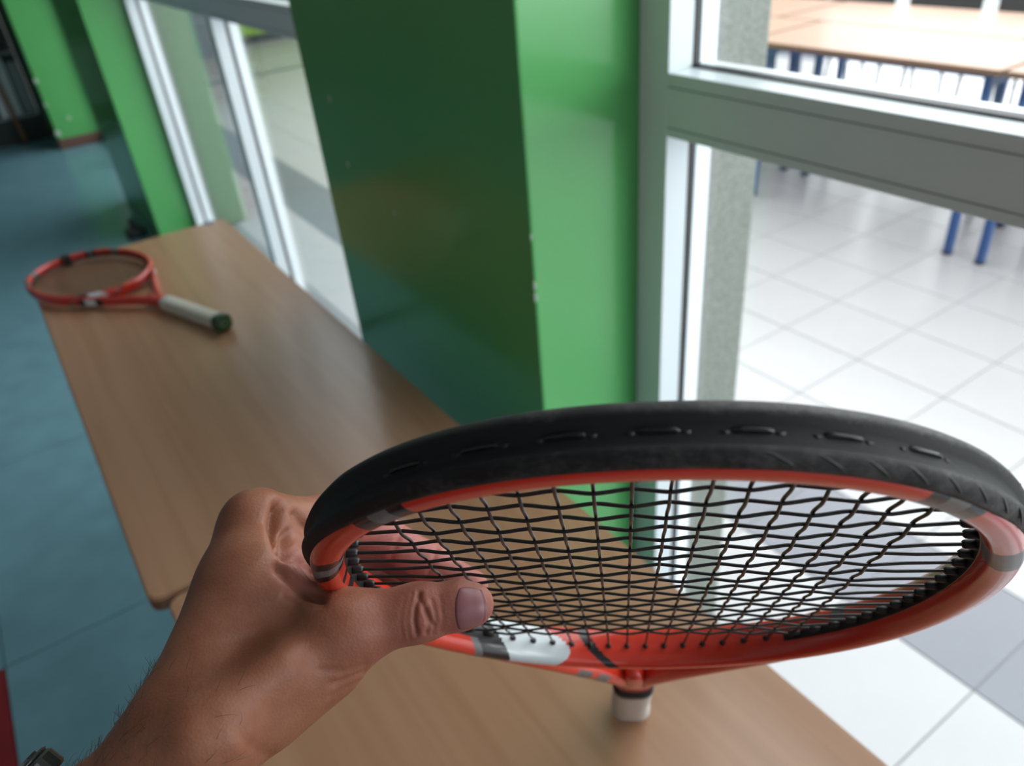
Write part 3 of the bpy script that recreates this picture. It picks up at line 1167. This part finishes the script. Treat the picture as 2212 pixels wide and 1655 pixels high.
    for i0 in range(0, dims[0], 16):
        X, Y, Z = np.meshgrid(gx[i0:i0 + 16], gy, gz, indexing='ij')
        D[i0:i0 + 16] = sdf(np.stack([X, Y, Z], -1).astype(np.float32))
    # surface nets
    sg = D < 0
    cs = np.zeros(np.array(dims) - 1, dtype=np.int8)
    for a in (0, 1):
        for b in (0, 1):
            for c in (0, 1):
                cs += sg[a:dims[0] - 1 + a, b:dims[1] - 1 + b, c:dims[2] - 1 + c]
    act = np.argwhere((cs > 0) & (cs < 8))
    idx = -np.ones(cs.shape, dtype=np.int64)
    idx[tuple(act.T)] = np.arange(len(act))
    acc = np.zeros((len(act), 3))
    cnt = np.zeros(len(act))
    corners = [(a, b, c) for a in (0, 1) for b in (0, 1) for c in (0, 1)]
    for i, ca in enumerate(corners):
        for cb in corners[i + 1:]:
            if sum(abs(x - y) for x, y in zip(ca, cb)) != 1:
                continue
            da = D[act[:, 0] + ca[0], act[:, 1] + ca[1], act[:, 2] + ca[2]]
            db = D[act[:, 0] + cb[0], act[:, 1] + cb[1], act[:, 2] + cb[2]]
            m = (da < 0) != (db < 0)
            t = np.where(m, da / np.where(m, da - db, 1), 0)
            p = np.array(ca) + t[:, None] * (np.array(cb) - np.array(ca))
            acc[m] += p[m]
            cnt[m] += 1
    V = lo + h * (act + acc / cnt[:, None])
    faces = []
    for ax in range(3):
        o1, o2 = [(1, 2), (2, 0), (0, 1)][ax]
        sl_a = [slice(1, dims[i] - 1) for i in range(3)]
        sl_b = list(sl_a)
        sl_a[ax] = slice(0, dims[ax] - 1)
        sl_b[ax] = slice(1, dims[ax])
        A, B = sg[tuple(sl_a)], sg[tuple(sl_b)]
        e = np.argwhere(A != B)
        flip = A[tuple(e.T)]
        base = e.copy()
        for i in range(3):
            if i != ax:
                base[:, i] += 1
        q = []
        for (s1, s2) in ((-1, -1), (0, -1), (0, 0), (-1, 0)):
            c = base.copy()
            c[:, o1] += s1
            c[:, o2] += s2
            q.append(idx[tuple(c.T)])
        q = np.stack(q, 1)
        q[~flip] = q[~flip][:, ::-1]
        faces.append(q)
    Fq = np.concatenate(faces)
    Fq = Fq[(Fq >= 0).all(1)]

    def normals(P, eps=5e-4):
        g = np.stack([sdf(P + np.eye(3)[i] * eps) - sdf(P - np.eye(3)[i] * eps) for i in range(3)], -1)
        return g / np.maximum(np.linalg.norm(g, axis=-1, keepdims=True), 1e-9)
    for _ in range(2):
        n_ = normals(V)
        V = V - n_ * np.clip(sdf(V), -h, h)[:, None]
    # one round of subdivision in the part that shows, done by Blender below
    me = bpy.data.meshes.new('person')
    Wd = V[:, 0:1] * np.array(RIGHT) + V[:, 1:2] * np.array(DOWN) + V[:, 2:3] * np.array(FWD) + np.array(EYE)
    me.from_pydata(Wd.tolist(), [], Fq.tolist())
    me.validate()
    bm = bmesh.new()
    bm.from_mesh(me)
    # finer skin on hand and thumb
    CI = np.array([RIGHT, DOWN, FWD])

    def to_cam(co):
        return CI @ (np.array(co) - np.array(EYE))
    for rnd in range(2):
        ed = list(bm.edges)
        mc = (np.array([(e.verts[0].co + e.verts[1].co)[:] for e in ed]) / 2 - np.array(EYE)) @ CI.T
        px, py = 1106 + F_PX * mc[:, 0] / mc[:, 2], 827.5 + F_PX * mc[:, 1] / mc[:, 2]
        if rnd == 0:
            ok = (px > 560) & (px < 1110) & (py > 1050) & (py < 1520)
        else:
            ok = (px > 820) & (px < 1010) & (py > 1250) & (py < 1400) & (mc[:, 2] < .305)
        es = [ed[i] for i in np.where(ok)[0]]
        bmesh.ops.subdivide_edges(bm, edges=es, cuts=1, use_grid_fill=True)
    bmesh.ops.triangulate(bm, faces=[f for f in bm.faces if len(f.verts) > 4])
    co = np.array([v.co[:] for v in bm.verts])
    Pc = (co - np.array(EYE)) @ CI.T
    for _ in range(3):
        Pc = Pc - normals(Pc) * np.clip(sdf(Pc), -h, h)[:, None]
    nn = normals(Pc)
    amt = crease_amount(Pc, nn)
    Pc = Pc - nn * amt[:, None]
    Wd = Pc[:, 0:1] * np.array(RIGHT) + Pc[:, 1:2] * np.array(DOWN) + Pc[:, 2:3] * np.array(FWD) + np.array(EYE)
    for v, c in zip(bm.verts, Wd):
        v.co = c
    bmesh.ops.recalc_face_normals(bm, faces=bm.faces)
    bm.to_mesh(me)
    bm.free()
    for p in me.polygons:
        p.use_smooth = True
    at = me.attributes.new('pink', 'FLOAT', 'POINT')
    px = 1106 + F_PX * Pc[:, 0] / Pc[:, 2]
    py = 827.5 + F_PX * Pc[:, 1] / Pc[:, 2]
    pk = np.clip((px - 700) / 250, 0, 1) * 0.45
    pk = np.maximum(pk, np.clip((Pc[:, 2] - .335) / .03, 0, 1) * .95)
    pk = np.maximum(pk, .7 * np.clip(1 - np.hypot(px - 660, py - 1230) / 95, 0, 1))
    pk = np.maximum(pk, .5 * np.clip((px - 975) / 60, 0, 1))
    at.data.foreach_set('value', pk.astype(np.float32))
    me.materials.append(M['skin'])
    o = bpy.data.objects.new('person', me)
    COL.objects.link(o)
    return o, sdf, normals, Pc, px, py


person, hand_sdf, hand_nrm, HP, HPX, HPY = build_hand()
tag(person, 'bare left hand and forearm pinching the racket head between thumb and fingers', 'person')


def to_world(c):
    return EYE + RIGHT * float(c[0]) + DOWN * float(c[1]) + FWD * float(c[2])


# thumb nail laid on the skin
def build_nail():
    bm = bmesh.new()
    nu, nv = 18, 18
    grid = {}
    ab = [(i, j, i / nu * 2 - 1, j / nv * 2 - 1) for i in range(nu + 1) for j in range(nv + 1)]
    Q = []
    for i, j, a, b in ab:
        x = a * math.sqrt(1 - .40 * b * b)
        y = b * math.sqrt(1 - .30 * a * a)
        Q.append(C(1029 + 46 * x - 2 * y, 1306 + 60 * y - 3.5 * x, .2885 + .0030 * y * y))
    Q = np.array(Q)
    for _ in range(6):
        Q = Q - hand_nrm(Q) * hand_sdf(Q)[:, None]
    Nn = hand_nrm(Q)
    for (i, j, a, b), q, n_ in zip(ab, Q, Nn):
        up = 0.00055 - 0.0005 * max(abs(a), abs(b)) ** 6 + (0.0004 if a > .75 else 0)
        grid[0, i, j] = bm.verts.new(to_world(q + n_ * up))
        grid[1, i, j] = bm.verts.new(to_world(q - n_ * .0008))
    for i in range(nu):
        for j in range(nv):
            bm.faces.new((grid[0, i, j], grid[0, i + 1, j], grid[0, i + 1, j + 1], grid[0, i, j + 1]))
            bm.faces.new((grid[1, i, j + 1], grid[1, i + 1, j + 1], grid[1, i + 1, j], grid[1, i, j]))
    rim = [(i, 0) for i in range(nu)] + [(nu, j) for j in range(nv)] + [(i, nv) for i in range(nu, 0, -1)] + [(0, j) for j in range(nv, 0, -1)]
    for k in range(len(rim)):
        a, b = rim[k], rim[(k + 1) % len(rim)]
        bm.faces.new((grid[0, a[0], a[1]], grid[1, a[0], a[1]], grid[1, b[0], b[1]], grid[0, b[0], b[1]]))
    bmesh.ops.recalc_face_normals(bm, faces=bm.faces)
    return bm_obj('thumb_nail', bm, M['nail'], person, True)


build_nail()


# fine hair on wrist and forearm
def build_hair():
    rng = random.Random(3)
    ok = np.where((HPX > 60) & (HPX < 520) & (HPY > 1440) & (HPY < 1800) & (HP[:, 2] < .30))[0]
    w = []
    for i in ok:
        w.append(1.0 if HPX[i] < 330 else .35)
    pick = rng.choices(list(ok), weights=w, k=420)
    N_ = hand_nrm(HP[pick])
    bm = bmesh.new()
    fore = C(180, 1855, .262) - C(400, 1604, .274)
    fore = fore / np.linalg.norm(fore)
    for q, i in enumerate(pick):
        p, n_ = HP[i], N_[q]
        L = rng.uniform(.004, .0095)
        tang = np.cross(n_, fore)
        d = -fore * rng.uniform(.2, .9) + tang * rng.uniform(-.8, .8) + n_ * rng.uniform(.25, .7)
        d /= np.linalg.norm(d)
        bend = tang * rng.uniform(-.4, .4) - n_ * rng.uniform(.1, .5)
        pts = [to_world(p + d * L * s + bend * L * s * s) for s in (-.05, .35, .7, 1)]
        tube(bm, pts, [.00007, .00006, .00005, .00002], 3, False)
    o = bm_obj('arm_hair', bm, M['hair'], person, True)
    o['kind'] = 'stuff'


build_hair()


# ---------------------------------------------------------------- wristwatch
def build_watch():
    ctr = C(192, 1842, .265)
    ax = C(180, 1855, .262) - C(400, 1604, .274)
    ax = ax / np.linalg.norm(ax)
    dors = C(42, 1710, .262) - ctr          # towards the back of the wrist
    dors = dors - ax * (dors @ ax)
    dors /= np.linalg.norm(dors)
    lat = np.cross(ax, dors)
    root = empty('wristwatch', to_world(ctr))
    tag(root, 'black wristwatch on the forearm of the hand holding the racket', 'watch')
    inv = Matrix.Translation(to_world(ctr)).inverted()

    def loc(c):
        return inv @ to_world(c)

    def skin_r(d, c0):
        r = 0.0
        for _ in range(40):
            s = float(hand_sdf((c0 + d * r)[None, :])[0])
            r += -s
            if abs(s) < 1e-5:
                break
        return r
    bm = bmesh.new()
    rings = []
    for q in range(64):
        a = 2 * PI * q / 64
        d = dors * math.cos(a) + lat * math.sin(a)
        ring = []
        for (sa, so) in ((-.0095, .0003), (-.0095, .0024), (0, .0030), (.0095, .0024), (.0095, .0003), (0, .0002)):
            c0 = ctr + ax * sa
            ring.append(bm.verts.new(loc(c0 + d * (skin_r(d, c0) + so))))
        rings.append(ring)
    for q in range(64):
        A, B = rings[q], rings[(q + 1) % 64]
        for k in range(6):
            bm.faces.new((A[k], A[(k + 1) % 6], B[(k + 1) % 6], B[k]))
    bmesh.ops.recalc_face_normals(bm, faces=bm.faces)
    bm_obj('strap', bm, M['black_plastic'], root, True)
    r0 = skin_r(dors, ctr)
    for nm, ra, h0, h1, mt in (('case', .0165, .0006, .0080, M['black_plastic']), ('bezel', .0158, .0080, .0096, M['black_plastic']), ('dial_glass', .0130, .0096, .0100, M['gasket'])):
        bm = bmesh.new()
        R = []
        for (hh, k) in ((h0, .96), (h0 + .001, 1), (h1 - .001, 1), (h1, .95)):
            R.append([bm.verts.new(loc(ctr + dors * (r0 + hh) + (ax * math.cos(2 * PI * q / 40) + lat * math.sin(2 * PI * q / 40)) * ra * k)) for q in range(40)])
        for A, B in zip(R, R[1:]):
            for q in range(40):
                bm.faces.new((A[q], A[(q + 1) % 40], B[(q + 1) % 40], B[q]))
        bm.faces.new(R[0]); bm.faces.new(R[-1])
        bmesh.ops.recalc_face_normals(bm, faces=bm.faces)
        bm_obj(nm, bm, mt, root)
    return root


build_watch()
